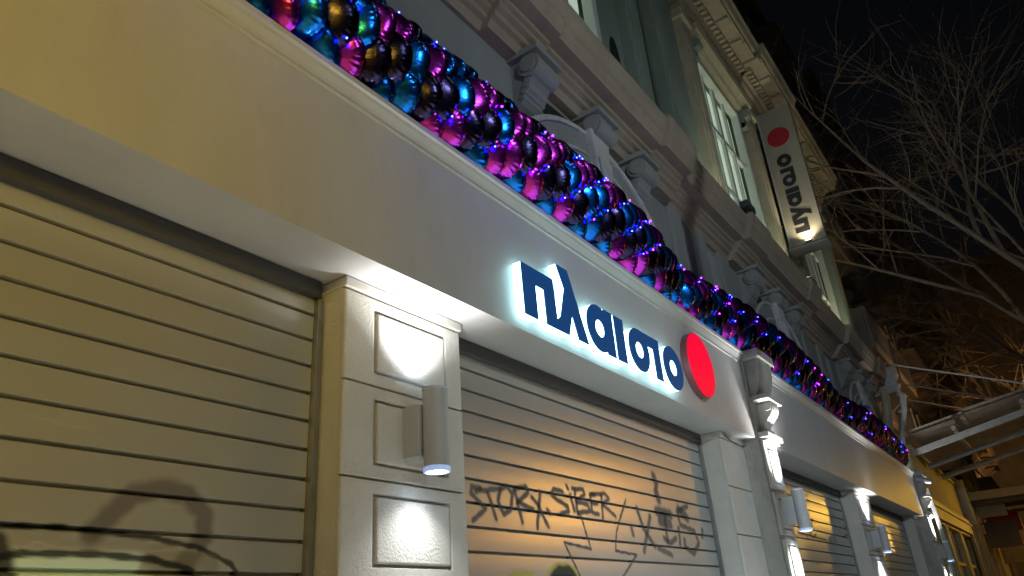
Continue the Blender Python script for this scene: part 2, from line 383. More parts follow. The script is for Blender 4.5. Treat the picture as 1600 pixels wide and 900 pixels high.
# upper storey
UY = 0.56
WIN = [(-1.4, 0.8), (4.02, 6.25), (10.05, 12.35), (15.5, 17.6)]
ed = [-3.0] + [v for w_ in WIN for v in w_] + [18.7]
for a, b in zip(ed[0::2], ed[1::2]):
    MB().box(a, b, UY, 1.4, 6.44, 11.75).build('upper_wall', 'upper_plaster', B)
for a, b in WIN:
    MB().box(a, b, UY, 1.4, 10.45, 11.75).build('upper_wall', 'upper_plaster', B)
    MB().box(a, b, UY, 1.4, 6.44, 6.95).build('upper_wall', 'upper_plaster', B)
def pilaster(x0, x1, y=0.42, m='upper_plaster'):
    p = MB().box(x0, x1, y, UY+0.01, 6.9, 10.9).build('pilaster', m, B, bevel=0.015)
    MB().box(x0-0.08, x1+0.08, y-0.08, UY+0.012, 6.45, 6.898).build('pilaster_base', m, p, bevel=0.02)
    MB().box(x0+0.1, x1-0.1, y-0.015, y+0.01, 7.2, 10.3).build('pilaster_panel', m, p, bevel=0.01)
    MB().box(x0-0.06, x1+0.06, y-0.06, UY+0.012, 10.55, 10.75).build('pilaster_capital', m, p, bevel=0.025)
for x0, x1 in ((0.95, 1.5), (2.9, 3.6), (6.95, 7.35), (8.0, 8.85), (9.35, 9.75), (12.55, 13.0), (13.95, 14.6), (17.75, 18.4)):
    pilaster(x0, x1, 0.40, 'cream_plaster' if x0 in (12.55, 9.35) else 'upper_plaster')
# oval recess beside the lit window
MB().prism(circ(6.66, 7.85, 0.13, 20, rz=0.36), UY-0.006, UY+0.02).build('oval_recess', 'dark_void', B)
for i, (a, b) in enumerate(WIN):
    f = MB(); f.ring([(a,6.95),(b,6.95),(b,10.45),(a,10.45)], [(a+.12,7.07),(b-.12,7.07),(b-.12,10.33),(a+.12,10.33)], UY-0.04, UY+0.10)
    wn = f.build('window', 'window_frame', B, bevel=0.012)
    xm = (a+b)/2
    for x in (a+.12+(b-a-.24)*t for t in (0.25, 0.5, 0.75)): MB().box(x-0.035-0.03*(abs(x-xm) < .01), x+0.035+0.03*(abs(x-xm) < .01), UY+0.055, UY+0.11, 7.07, 10.33).build('mullion', 'window_frame', wn, bevel=0.008)
    MB().box(a+.12, b-.12, UY+0.05, UY+0.112, 9.15, 9.25).build('transom', 'window_frame', wn, bevel=0.008)
    MB().box(a+.12, b-.12, UY+0.06, UY+0.108, 8.0, 8.05).build('transom', 'window_frame', wn, bevel=0.008)
    MB().box(a+.10, b-.10, UY+0.16, UY+0.17, 7.05, 10.35).build('pane', 'curtain_lit' if i in (1, 2) else 'shop_glass', wn)
    # hood with scroll ornament
    h = MB().sweepx([(UY+.01,10.5),(0.44,10.5),(0.40,10.56),(0.30,10.62),(0.28,10.72),(UY+.01,10.74)], [a-.25, b+.25]).build('window_hood', 'cream_plaster', B)
    for s, xx in ((1, a-.08), (-1, b+.08)):
        c = MB(); c.tube([(xx-.09, .42, 10.40), (xx+.09, .42, 10.40)], .10, 14); c.tube([(xx-.08, .48, 10.16), (xx+.08, .48, 10.16)], .06, 12)
        c.box(xx-.08, xx+.08, .44, UY+.01, 10.1, 10.5); c.build('hood_console', 'upper_plaster', h, smooth='auto')
    sw = MB()
    for k in range(5):
        x0 = a + (b-a)*(k+.0)/5; x1 = a + (b-a)*(k+1)/5
        sw.tube([(x0+(x1-x0)*t, 0.46-0.05*math.sin(PI*t), 11.02-0.16*math.sin(PI*t)) for t in [j/8 for j in range(9)]], [0.03+0.05*math.sin(PI*j/8) for j in range(9)], 8)
        sw.ball((x0, .46, 11.04), .075)
    sw.build('swag_relief', 'upper_plaster', h, smooth='auto')
# main cornice
CORN = [(UY, 11.05), (0.46, 11.07), (0.45, 11.17), (0.40, 11.20), (0.38, 11.30), (0.33, 11.33), (0.30, 11.42), (0.29, 11.52), (-0.04, 11.54), (-0.05, 11.62), (-0.09, 11.66), (-0.13, 11.78), (-0.16, 11.82), (-0.16, 11.88), (UY, 11.92)]
co = MB().sweepx(CORN, [-3.0, 12.45]).build('main_cornice', 'cream_plaster', B)
MB().sweepx([(y-0.09 if y < .5 else y, z+.0) for y, z in CORN], [12.45, 14.7]).build('cornice_break', 'cream_plaster', co)
MB().sweepx(CORN, [14.7, 18.75]).build('cornice_end', 'cream_plaster', co)
d = MB()
x = -3.0
while x < 18.5:
    d.box(x, x+0.075, 0.20 if not 12.4 < x < 14.7 else 0.11, 0.31, 11.36, 11.46); x += 0.15
d.build('dentil_course', 'cream_plaster', co, kind='stuff')
x = -2.8
while x < 18.4:
    MB().box(x, x+0.18, -0.02 if not 12.3 < x < 14.7 else -0.11, 0.30, 11.47, 11.538).build('modillion', 'cream_plaster', co, bevel=0.01); x += 0.72
MB().box(-3, 18.75, 0.62, 1.4, 11.85, 12.7).build('attic_wall', 'upper_plaster', B)
MB().box(13.4, 18.7, 1.1, 5.5, 12.6, 16.2).build('attic_block', 'far_wall', B)
MB().box(-3, 18.75, 1.3, 12, 0, 12.2).build('rear_block', 'dark_void', B)
# broken stone end of the ledge above the last old pilaster
b = MB()
b.sweepx([(-0.10, 5.9), (-0.16, 6.05), (-0.12, 6.2), (-0.2, 6.32), (-0.18, 6.5), (0.5, 6.5), (0.5, 5.85)], [18.25, 18.62])
b.build('ledge_end_block', 'old_stone', B, bevel=0.02)
b = MB()
for k in range(3): b.tube([(17.75+.14*k, 0.32-0.16*t+0.05*math.sin(5*t), 4.02+1.85*t) for t in [i/10 for i in range(11)]], [0.10-0.03*i/10 for i in range(11)], 8)
b.build('end_scroll', 'cream_plaster', B, smooth='auto')

# ------------------------------------------------------------------ rolling shutters
G1 = [(0.05,'p',[(1.208,1.973),(1.263,2.04),(1.325,2.107),(1.424,2.136),(1.517,2.125),(1.591,2.064),(1.6,1.982),(1.537,1.892)]),(0.014,'b',[(0.943,1.982),(1.108,1.988),(1.233,1.982),(1.412,1.973),(1.605,1.942),(1.718,1.896),(1.774,1.84)]),(0.05,'t',[(1.002,1.879),(1.358,1.888)]),(0.05,'t',[(1.008,1.847),(1.396,1.852)]),(0.04,'e',[(1.408,1.882),(1.551,1.854)]),(0.045,'e',[(1.427,1.927),(1.639,1.894)]),(0.016,'b',[(0.96,1.898),(1.021,1.91),(1.23,1.915),(1.422,1.904),(1.548,1.877),(1.628,1.831)]),(0.05,'b',[(0.94,1.936),(0.983,1.847)]),(0.006,'w',[(1.012,1.926),(1.048,1.941),(1.111,1.933),(1.175,1.929)]),(0.006,'w',[(1.401,1.93),(1.487,1.937),(1.577,1.937)]),(0.008,'w',[(0.927,2.363),(1.004,2.363),(1.117,2.357)]),(0.006,'w',[(1.132,2.355),(1.221,2.351),(1.34,2.355)]),(0.006,'w',[(0.986,2.305),(1.089,2.3),(1.189,2.297)]),(0.005,'w',[(1.315,2.259),(1.328,2.232)]),(0.006,'w',[(1.347,2.015),(1.348,1.985)])]
G2 = [(0.02,'k',[(3.218,2.314),(3.146,2.32),(3.132,2.283),(3.253,2.211),(3.139,2.143)]),(0.02,'k',[(3.18,2.297),(3.395,2.331)]),(0.02,'k',[(3.284,2.298),(3.347,2.165)]),(0.02,'k',[(3.403,2.332),(3.372,2.261),(3.42,2.197),(3.487,2.225),(3.517,2.311),(3.462,2.352),(3.403,2.332)]),(0.02,'k',[(3.541,2.332),(3.595,2.164)]),(0.02,'k',[(3.534,2.341),(3.658,2.372),(3.678,2.336),(3.558,2.268)]),(0.02,'k',[(3.567,2.273),(3.718,2.243)]),(0.02,'k',[(3.806,2.353),(3.746,2.141)]),(0.02,'k',[(3.711,2.314),(3.784,2.267)]),(0.02,'k',[(3.783,2.263),(3.866,2.157)]),(0.02,'k',[(3.873,2.255),(3.898,2.237)]),(0.02,'k',[(4.069,2.378),(3.973,2.389),(3.928,2.354),(3.99,2.325),(4.113,2.294),(4.117,2.264),(4.022,2.237)]),(0.02,'k',[(4.159,2.371),(4.19,2.27)]),(0.02,'k',[(4.123,2.425),(4.135,2.406)]),(0.02,'k',[(4.219,2.409),(4.23,2.262)]),(0.02,'k',[(4.188,2.411),(4.328,2.419),(4.343,2.388),(4.224,2.335),(4.373,2.326),(4.385,2.284),(4.23,2.262)]),(0.02,'k',[(4.48,2.401),(4.422,2.396),(4.417,2.282),(4.505,2.272)]),(0.02,'k',[(4.422,2.347),(4.5,2.342)]),(0.02,'k',[(4.571,2.399),(4.557,2.248)]),(0.02,'k',[(4.41,2.395),(4.624,2.42),(4.677,2.391),(4.581,2.344)]),(0.02,'k',[(4.58,2.341),(4.743,2.278)]),(0.013,'k2',[(4.267,2.239),(4.351,2.048),(4.03,2.074),(4.202,1.852)]),(0.013,'k2',[(4.932,2.408),(4.728,2.177),(4.68,2.049),(4.987,2.033),(4.685,1.854)]),(0.03,'g',[(5.091,2.362),(5.156,2.224),(5.311,2.102)]),(0.03,'g',[(5.3,2.318),(5.115,2.06)]),(0.03,'g',[(4.965,2.213),(4.977,2.168)]),(0.03,'g',[(5.565,2.349),(5.551,2.149)]),(0.03,'g',[(5.498,2.171),(5.593,2.138),(5.72,2.181)]),(0.03,'g',[(6.051,2.453),(5.823,2.394),(5.847,2.291),(6.123,2.255),(6.171,2.163),(6.024,2.073),(5.877,2.125),(5.882,2.176)]),(0.03,'g',[(6.297,2.278),(6.271,2.222)]),(0.03,'g',[(5.365,2.092),(5.59,2.052)]),(0.03,'g',[(5.802,2.262),(5.782,2.134)]),(0.055,'g',[(5.47,2.637),(5.499,2.588)]),(0.055,'g',[(5.475,2.52),(5.498,2.459)]),(0.055,'g',[(5.434,2.365),(5.678,2.357)]),(0.055,'g',[(5.468,2.292),(5.648,2.279)]),(0.055,'g',[(5.862,2.411),(6.009,2.355)]),(0.022,'y',[(3.787,1.849),(3.832,1.904),(3.901,1.937),(4.006,1.946),(4.117,1.922),(4.156,1.87)]),(0.022,'y',[(3.444,1.872),(3.493,1.888),(3.657,1.892)]),(0.05,'b',[(3.87,1.868),(3.941,1.905),(4.056,1.907),(4.107,1.87)]),(0.05,'b',[(3.876,1.85),(4.083,1.851)])]
G3 = [(0.015,'k2',[(9.55,2.64),(10.147,2.605)]),(0.015,'k2',[(9.772,2.641),(9.533,2.491),(9.962,2.532)]),(0.015,'k2',[(10.05,2.63),(9.83,2.448)]),(0.015,'k2',[(9.595,2.435),(9.6,2.377)]),(0.015,'k2',[(9.757,2.429),(9.895,2.392),(10.061,2.446)]),(0.015,'k2',[(10.686,2.447),(10.741,2.369)]),(0.015,'k2',[(10.951,2.444),(11.025,2.382)]),(0.015,'k2',[(11.676,2.654),(11.964,2.565),(11.476,2.47)]),(0.015,'k2',[(11.903,2.65),(11.817,2.504)]),(0.015,'k2',[(9.259,2.417),(10.501,2.39)])]
PCOL = {'k': (0.060, 0.038, 0.022, 0.78), 'k2': (0.03, 0.018, 0.012, 0.85), 'g': (0.045, 0.040, 0.032, 0.78), 'y': (0.45, 0.36, 0.03, 0.8), 'b': (0.008, 0.009, 0.010, 0.9),
        'p': (0.045, 0.026, 0.030, 0.72), 't': (0.58, 0.74, 0.70, 0.92), 'e': (0.16, 0.15, 0.09, 0.6), 'w': (0.42, 0.40, 0.33, 0.40)}
def seg_d(p, a, b):
    ax, az = a; bx, bz = b; dx, dz = bx-ax, bz-az; L = dx*dx + dz*dz
    t = 0 if L == 0 else max(0, min(1, ((p[0]-ax)*dx + (p[1]-az)*dz)/L))
    return math.hypot(p[0]-ax-t*dx, p[1]-az-t*dz)
SP = 0.1232; ZL = 2.967
def shutter(x0, x1, y, G, label, dense=None):
    T = thing('rolling_shutter', label, 'shutter', ((x0+x1)/2, y, 0), 'closed shop shutters')
    MB().box(x0+0.03, x1-0.03, y-0.045, y+0.1, 3.052, ZS-0.004).build('top_band', 'dark_metal', T, bevel=0.006)  # dark band across the top, above the slats
    for a, b in ((x0+0.002, x0+0.034), (x1-0.034, x1-0.002)):
        MB().box(a, b, y-0.03, y+0.05, 0, 3.05).build('guide_rail', 'grey_metal', T, bevel=0.004)
    def prof(nz):
        P = [(0.030, SP), (0.005, SP-0.0005), (0.0015, SP-0.002)]
        for i in range(nz+1):
            t = i/nz; P.append((-0.0007*math.sin(PI*t), SP-0.004-(SP-0.0195)*t))
        P += [(0.003, 0.0140), (0.026, 0.0128), (0.030, 0.006), (0.030, 0.0)]
        return P
    plain = None; k = 1
    while True:
        z0 = ZL - SP*k + SP*1.0
        if k == 1: z0 = ZL
        if z0 < -0.02: break
        lo, hi = z0, z0+SP
        st = [g for g in G if any(lo-g[0]*2 < p[1] < hi+g[0]*2 for p in g[2]) or (min(p[1] for p in g[2]) < hi and max(p[1] for p in g[2]) > lo)]
        xa, xb = x0+0.036, x1-0.036
        if not st:
            if plain is None:
                m = MB(); P = prof(6); n = len(P); xs = [xa, xb]
                m.add([(x_, py, pz) for x_ in xs for py, pz in P], [(j, j+1, n+j+1, n+j) for j in range(n-1)])
                plain = m.mesh('slat'); plain.materials.append(M['shutter_paint'])
                plain.attributes.new('paint', 'FLOAT_COLOR', 'POINT').data.foreach_set('color', [0.0]*(4*len(m.v)))
            o = bpy.data.objects.new('slat', plain)
            COL.objects.link(o); o.parent = T; o.matrix_parent_inverse = Matrix.Translation(-T.location); o.location = (0, y+random.uniform(-.0012, .0012), z0)
        else:
            px = [p[0] for g in st for p in g[2]]; lx, hx = max(xa+.01, min(px)-.12), min(xb-.01, max(px)+.12)
            step = 0.008; nx = int((hx-lx)/step)+1
            xs = [xa] + [lx + (hx-lx)*i/nx for i in range(nx+1)] + [xb]
            P = prof(16); n = len(P); m = MB()
            m.add([(x_, py+y, pz+z0) for x_ in xs for py, pz in P], [(i*n+j, i*n+j+1, (i+1)*n+j+1, (i+1)*n+j) for i in range(len(xs)-1) for j in range(n-1)])
            o = m.build('slat', 'shutter_paint', T)
            at = o.data.attributes.new('paint', 'FLOAT_COLOR', 'POINT'); buf = [0.0]*(4*len(m.v))
            for gw, gc, gp in st:
                col = PCOL[gc]; gw2 = gw*0.66
                bx0, bx1, bz0, bz1 = min(p[0] for p in gp)-gw*1.5, max(p[0] for p in gp)+gw*1.5, min(p[1] for p in gp)-gw*1.5, max(p[1] for p in gp)+gw*1.5
                for i, (vx, vy, vz) in enumerate(m.v):
                    if not (bx0 < vx < bx1 and bz0 < vz < bz1): continue
                    dd = min(seg_d((vx, vz), gp[q], gp[q+1]) for q in range(len(gp)-1))
                    dd += 0.003*math.sin(vx*61)*math.sin(vz*83)
                    soft = 1.1*gw2 if gc in 'gp' else 0.85*gw2
                    al = max(0.0, min(1.0, (gw2+soft*0.6-dd)/soft)); al = al*al*(3-2*al)*col[3]
                    if al > 0:
                        j = 4*i; a0_ = buf[j+3]; an = al + a0_*(1-al)
                        for q in range(3): buf[j+q] = (col[q]*al + buf[j+q]*a0_*(1-al))/an
                        buf[j+3] = an
            at.data.foreach_set('color', buf)
        k += 1
    return T
shutter(-2.2, 2.078, 0.36, G1, 'olive grey shutter nearest the viewer with a dark sprayed arc near its foot')
shutter(2.892, 6.573, 0.355, G2, 'grey shutter under the dark blue letters, scrawled with brown graffiti tags')
shutter(8.322, 11.848, 0.355, G3, 'grey shutter just past the stone console, reflecting bright yellow light')
shutter(12.882, 16.908, 0.355, [], 'farthest and smallest closed grey shutter at the end of the shop')

# ------------------------------------------------------------------ wall lamps
def wall_lamp(xc, yf, label, eu, ed_):
    T = thing('wall_lamp', label, 'wall lamp', (xc, yf, 2.28), 'up and down wall lamps on the shop pillars')
    yt = yf-0.152
    MB().box(xc-0.062, xc+0.055, yf-0.105, yf-0.003, 2.335, 2.575).build('bracket_box', 'white_lamp_metal', T, bevel=0.006)
    n = 32
    def cyl(r0, r1, z0, z1):     # hollow tube
        m = MB(); vs = []
        for z in (z0, z1):
            for r in (r0, r1): vs += [(xc+r*math.cos(2*PI*k/n), yt+r*math.sin(2*PI*k/n), z) for k in range(n)]
        fs = []
        for k in range(n):
            l = (k+1) % n
            fs += [(k,l,n+l,n+k), (2*n+l,2*n+k,3*n+k,3*n+l), (l,k,2*n+k,2*n+l), (n+k,n+l,3*n+l,3*n+k)]
        return m.add(vs, fs)
    cyl(0.058, 0.051, 2.285, 2.635).build('tube', 'white_lamp_metal', T, smooth='auto')
    cyl(0.0605, 0.050, 2.636, 2.645).build('top_rim', 'white_lamp_metal', T, smooth='auto')
    cyl(0.0605, 0.050, 2.262, 2.284).build('bottom_rim', 'rim_glow', T, smooth='auto')
    for nm, z in (('lower_lens', 2.276), ('upper_lens', 2.628)):
        m = MB(); m.tube([(xc, yt, z-0.003), (xc, yt, z+0.003)], 0.0495, n); m.build(nm, 'lens_white', T)
    MB().tube([(xc-0.045, yf-0.1055, 2.36), (xc-0.045, yf-0.1085, 2.36)], 0.004, 8).build('screw', 'grey_metal', T)
    lamp('lamp_light_up', 'SPOT', (xc, yt, 2.655), eu, (0.97, 0.98, 1.0), T, 0.045, (0, 0.03, 1), 118, 1.0)
    lamp('lamp_light_down', 'SPOT', (xc, yt, 2.255), ed_, (0.95, 0.98, 1.0), T, 0.045, (0, 0.03, -1), 118, 1.0)
wall_lamp(-2.6, 0.193, 'white cylinder wall lamp on the pillar left of the viewer', 60, 26)
wall_lamp(2.50, 0.193, 'white cylinder wall lamp on the nearest pillar', 60, 20)
wall_lamp(7.44, -0.05, 'white cylinder wall lamp on the old stone pilaster beyond the red disc', 150, 110)
wall_lamp(12.36, 0.14, 'white cylinder wall lamp on the pillar between the two farthest shutters', 110, 75)
wall_lamp(17.72, -0.05, 'farthest white wall lamp, beside the security camera', 150, 120)

# ------------------------------------------------------------------ illuminated letters
LETTERS = {}
def arc(cx, cz, r, a0, a1, n=28): return [(cx + r*math.cos(math.radians(a0+(a1-a0)*i/n)), cz + r*math.sin(math.radians(a0+(a1-a0)*i/n))) for i in range(n+1)]
zb, zt = 3.200, 3.525
LETTERS['pi'] = ([(3.168,zb),(3.300,zb),(3.300,3.418),(3.386,3.418),(3.392,zb),(3.514,zb),(3.514,3.30),(3.500,zt),(3.163,zt)], None)
LETTERS['lambda'] = ([(3.516,zb),(3.641,zb),(3.697,3.347),(3.753,zb),(3.878,zb),(3.692,3.656),(3.560,3.656),(3.632,3.509),(3.556,3.30),(3.516,3.27)], None)
LETTERS['alpha'] = (arc(4.046,3.362,0.165,62,298) + [(4.128,zb),(4.245,zb),(4.245,zt),(4.128,zt)], (4.052,3.362,0.060))
LETTERS['iota'] = ([(4.268,zb),(4.405,zb),(4.405,zt),(4.268,zt)], None)
LETTERS['sigma'] = (arc(4.628,3.362,0.163,90,388) + [(4.79,3.428),(4.868,3.428),(4.868,zb),(4.985,zb),(4.985,zt)], (4.632,3.362,0.060))
LETTERS['omicron'] = (arc(5.212,3.364,0.178,0,352), (5.212,3.364,0.062))

def tess(outer, hole, n=24):
    """filled (x,z) faces of an outline with an optional round hole"""
    bm = bmesh.new()
    def lp(pts):
        vs = [bm.verts.new((x, 0, z)) for x, z in pts]
        return [bm.edges.new((vs[i], vs[(i+1) % len(vs)])) for i in range(len(vs))]
    es = lp(outer); h = None
    if hole: h = circ(*hole, n); es += lp(h)
    bmesh.ops.triangle_fill(bm, use_beauty=True, edges=es)
    bm.verts.index_update()
    V = [(v.co.x, v.co.z) for v in bm.verts]; F = [tuple(v.index for v in f.verts) for f in bm.faces]
    bm.free()
    return V, F, h
def letter_solid(outer, hole, f, y0, y1):
    """solid between y0 and y1; f maps (x, y, z) to world"""
    V, F, h = tess(outer, hole); n = len(V); m = MB()
    vs = [f(x, y0, z) for x, z in V] + [f(x, y1, z) for x, z in V]
    fs = list(F) + [tuple(i+n for i in q[::-1]) for q in F]
    m.add(vs, fs)
    for loop in [outer] + ([h] if h else []):
        k = len(loop); m.add([f(x, y0, z) for x, z in loop] + [f(x, y1, z) for x, z in loop], [(i, (i+1) % k, k+(i+1) % k, k+i) for i in range(k)])
    return m
SG = thing('shop_sign', 'glowing sign of dark blue letters and a red disc on the white fascia', 'sign', (4.5, 0, 3.2))
ident = lambda x, y, z: (x, y, z)
for nm in LETTERS:
    ou, ho = LETTERS[nm]
    o = letter_solid(ou, ho, ident, -0.006, -0.058).build('letter', 'letter_side', SG)
    letter_solid(ou, ho, ident, -0.0585, -0.064).build('letter_face', 'letter_face', o)
dc = MB().prism(circ(5.85, 3.545, 0.283, 72), -0.006, -0.062).build('disc', 'disc_side', SG)
MB().prism(circ(5.85, 3.545, 0.279, 72), -0.0625, -0.066).build('disc_face', 'disc_face', dc)

# ------------------------------------------------------------------ projecting blade sign
XB = 13.1
BS = thing('projecting_sign', 'tall beige projecting sign with red disc and black letters, lit from below', 'sign', (XB, 0.3, 7.65))
MB().box(XB, XB+0.16, -0.29, 0.33, 7.68, 10.74).build('panel', 'blade_panel', BS, bevel=0.008)
MB().box(XB-0.012, XB+0.172, 0.331, 0.365, 7.62, 10.78).build('edge_frame', 'blade_edge', BS, bevel=0.005)
for z in (8.2, 10.2): MB().box(XB+0.05, XB+0.11, 0.366, 0.60, z, z+0.06).build('wall_bracket', 'dark_metal', BS, bevel=0.005)
MB().box(XB-0.20, XB+0.18, -0.34, 0.36, 7.56, 7.615).build('lamp_tray', 'dark_metal', BS, bevel=0.008)
# letters read upwards: sign x -> world z, sign height -> world +y (towards the wall)
sc_ = 0.885
def blade(x, y, z): return (XB - 0.002 + y, 0.09 - (3.362 - z)*-1*sc_*0.88 - 0.03, 7.93 + (x - 3.163)*sc_*0.88)
for nm in LETTERS:
    ou, ho = LETTERS[nm]
    letter_solid(ou, ho, blade, -0.003, -0.0055).build('letter', 'blade_black', BS)
m = MB(); c_ = [(0.05 + 0.215*math.cos(2*PI*k/48), 10.08 + 0.215*math.sin(2*PI*k/48)) for k in range(48)]
m.add([(XB-0.003, y, z) for y, z in c_] + [(XB-0.006, y, z) for y, z in c_], [tuple(range(48)), tuple(range(95, 47, -1))] + [(i, (i+1) % 48, 48+(i+1) % 48, 48+i) for i in range(48)])
m.build('red_disc', 'blade_red', BS)
MB().box(XB-0.15, XB-0.08, -0.06, 0.06, 7.617, 7.68).build('floodlight', 'dark_metal', BS, bevel=0.008)
MB().box(XB-0.145, XB-0.085, -0.05, 0.05, 7.681, 7.684).build('floodlight_lens', 'flood_lens', BS)
lamp('blade_light', 'SPOT', (XB-0.115, 0.0, 7.70), 42, (1.0, 0.84, 0.55), BS, 0.03, (0.16, 0, 1), 120, 0.8)

# ------------------------------------------------------------------ facade floodlights on the ledge
def flood(x, y, z, label, e, d, col=(0.90, 1.0, 0.80), ang=110):
    T = thing('floodlight', label, 'floodlight', (x, y, z), 'floodlights on the stone ledge')
    MB().box(x-0.16, x+0.16, y-0.05, y+0.07, z+0.03, z+0.13).build('housing', 'dark_metal', T, bevel=0.012)
    MB().box(x-0.02, x+0.02, y-0.02, y+0.04, z, z+0.029).build('foot', 'dark_metal', T)
    MB().box(x-0.14, x+0.14, y-0.035, y+0.055, z+0.131, z+0.134).build('lens', 'flood_lens', T)
    lamp('flood_light', 'SPOT', (x, y+0.01, z+0.15), e, col, T, 0.05, d, ang, 0.7)
flood(9.0, -0.02, 6.475, 'black floodlight box on the ledge left of the projecting sign', 32, (0.25, 0.22, 1))
flood(12.2, 0.0, 6.475, 'floodlight on the ledge below the projecting sign', 60, (0.12, 0.10, 1), (0.95, 1.0, 0.74))
flood(16.9, 0.1, 6.475, 'floodlight on the far end of the ledge, lighting the broken stone', 75, (0.10, 0.3, 1), (1.0, 0.95, 0.6))

# ------------------------------------------------------------------ foil balloon garlands
def balloon_mesh(name, matname, seed, R=0.138, T=0.056, ns=96, nr=14):
    rnd = random.Random(seed); ph = rnd.uniform(0, 6); V = []; F = []
    nw = 24
    for side in (1, -1):
        base = len(V)
        V.append((0, 0, side*T))
        for i in range(1, nr+1):
            t = i/nr                                     # 0 centre .. 1 seam
            r = R*math.sin(t*PI/2)**0.92; h = T*max(0.0, math.cos(t*PI/2))**0.72
            for k in range(ns):
                a = 2*PI*k/ns
                wv = math.sin(nw*a/2*2/2*1.0 + ph) if False else math.cos(nw*a + ph*side)
                wr = max(0.0, (t-0.48)/0.52)
                amp = 0.18*wr*(1.1-wr*0.35)*(1+0.5*math.sin(3*a+ph))
                hh = h*(1 + 1.3*amp*wv) - (0.004*wr*wv if t < 1 else 0)
                rr = r*(1 - (0.020+0.018*wv)*(t > 0.93))*(1+0.02*math.sin(5*a+ph)) + (0.008 if i == nr else 0)
                V.append((rr*math.cos(a), rr*math.sin(a), side*max(0.0008, hh)))
        for k in range(ns):
            l = (k+1) % ns; F.append((base, base+1+k, base+1+l) if side > 0 else (base, base+1+l, base+1+k))
        for i in range(nr-1):
            for k in range(ns):
                l = (k+1) % ns; q = (base+1+i*ns+k, base+1+(i+1)*ns+k, base+1+(i+1)*ns+l, base+1+i*ns+l); F.append(q if side > 0 else q[::-1])
    me = bpy.data.meshes.new(name); me.from_pydata(V, [], F); me.materials.append(M[matname])
    for p in me.polygons: p.use_smooth = True
    return me
BAL = {c: [balloon_mesh('balloon_'+c, 'foil_'+c, 10*i+j) for j in range(2)] for i, c in enumerate(('blue', 'pink', 'black'))}
def garland(x0, x1, env, label, seed, dens=1.0):
    rnd = random.Random(seed)
    T = thing('balloon_garland', label, 'balloon garland', ((x0+x1)/2, 0.1, 4.02), 'balloon garlands along the top of the fascia')
    step = 0.124; n = int((x1-x0)/step); leds = MB(); leds2 = MB(); cnt = 0
    core = MB(); core.tube([(x0 + (x1-x0)*i/24, 0.10, 4.08 + 0.18*env(x0 + (x1-x0)*i/24)) for i in range(25)], 0.07, 8)
    core.build('core', 'dark_void', T)
    for i in range(n+1):
        x = x0 + step*i; e = env(x); RR = 0.285*e; zc = 4.055 + 0.285*e; yc = 0.17
        for j in range(6):
            ang = math.radians(-58 + 38*j + 12.67*(i % 3) + rnd.uniform(-2, 2))     # 0 = towards the street, 90 = up
            if ang > math.radians(135): continue
            c = Vector((x + rnd.uniform(-.015, .015), yc - RR*math.cos(ang), zc + RR*math.sin(ang)))
            idx = (i + 2*j) % 3
            cn = ('blue', 'pink', 'black')[idx] if rnd.random() < .72 else rnd.choice(('pink', 'blue'))
            if ang > math.radians(80) and rnd.random() < .25: cn = 'black'
            o = bpy.data.objects.new('balloon', rnd.choice(BAL[cn])); COL.objects.link(o); o.parent = T
            o.location = c - T.location
            nrm = Vector((-0.78 + rnd.uniform(-.1, .1), -0.55*math.cos(ang) - 0.1 + rnd.uniform(-.12, .12), math.sin(ang)*0.55 - 0.16 + rnd.uniform(-.12, .12))).normalized()
            q = nrm.to_track_quat('Z', 'Y'); o.rotation_mode = 'QUATERNION'
            from mathutils import Quaternion
            o.rotation_quaternion = q @ Quaternion((0, 0, 1), rnd.uniform(0, 6.28))
            s = rnd.uniform(0.97, 1.04)*min(1.0, 0.72+0.28*e); o.scale = (s, s, s*rnd.uniform(.9, 1.1))
            cnt += 1
            if rnd.random() < (0.5 if x < 5 else 0.26 if x < 10 else 0.16) and -60 < math.degrees(ang) < 80:
                aa = ang + math.radians(24); rl = RR + 0.112
                (leds if rnd.random() < .62 else leds2).ball((x+0.075, yc - rl*math.cos(aa), zc + rl*math.sin(aa)), 0.0045, 6, 4)
    leds.build('string_lights', 'led_blue', T, kind='stuff'); leds2.build('string_lights', 'led_violet', T, kind='stuff')
    wr = MB(); wr.tube([(x0 + (x1-x0)*i/60, 0.10 - 0.24*math.cos(i*1.3), 4.27 + 0.22*math.sin(i*1.3)) for i in range(61)], 0.003, 4)
    wr.build('string_wire', 'dark_void', T)
    return cnt
def bump_env(a, b, lo, hi, p=0.5): return lambda x: lo + (hi-lo)*max(0.0, math.sin(PI*min(1, max(0, (x-a)/(b-a)))))**p
c1 = garland(0.55, 5.62, lambda x: 0.92 + 0.14*max(0.0, min(1.0, (x-1.6)/2.4)) if x < 4.4 else 1.06 - 0.36*((x-4.4)/1.22)**2, 'nearest foil balloon garland, above the start of the blue letters', 3)
c2 = garland(5.80, 11.35, bump_env(5.5, 11.6, 0.62, 1.02, 0.8), 'middle foil balloon garland, above the red disc and stone console', 5)
c3 = garland(11.55, 16.75, bump_env(11.2, 17.3, 0.55, 0.92, 0.6), 'farthest foil balloon garland, above the last two shutters', 9)
print('balloons', c1, c2, c3)

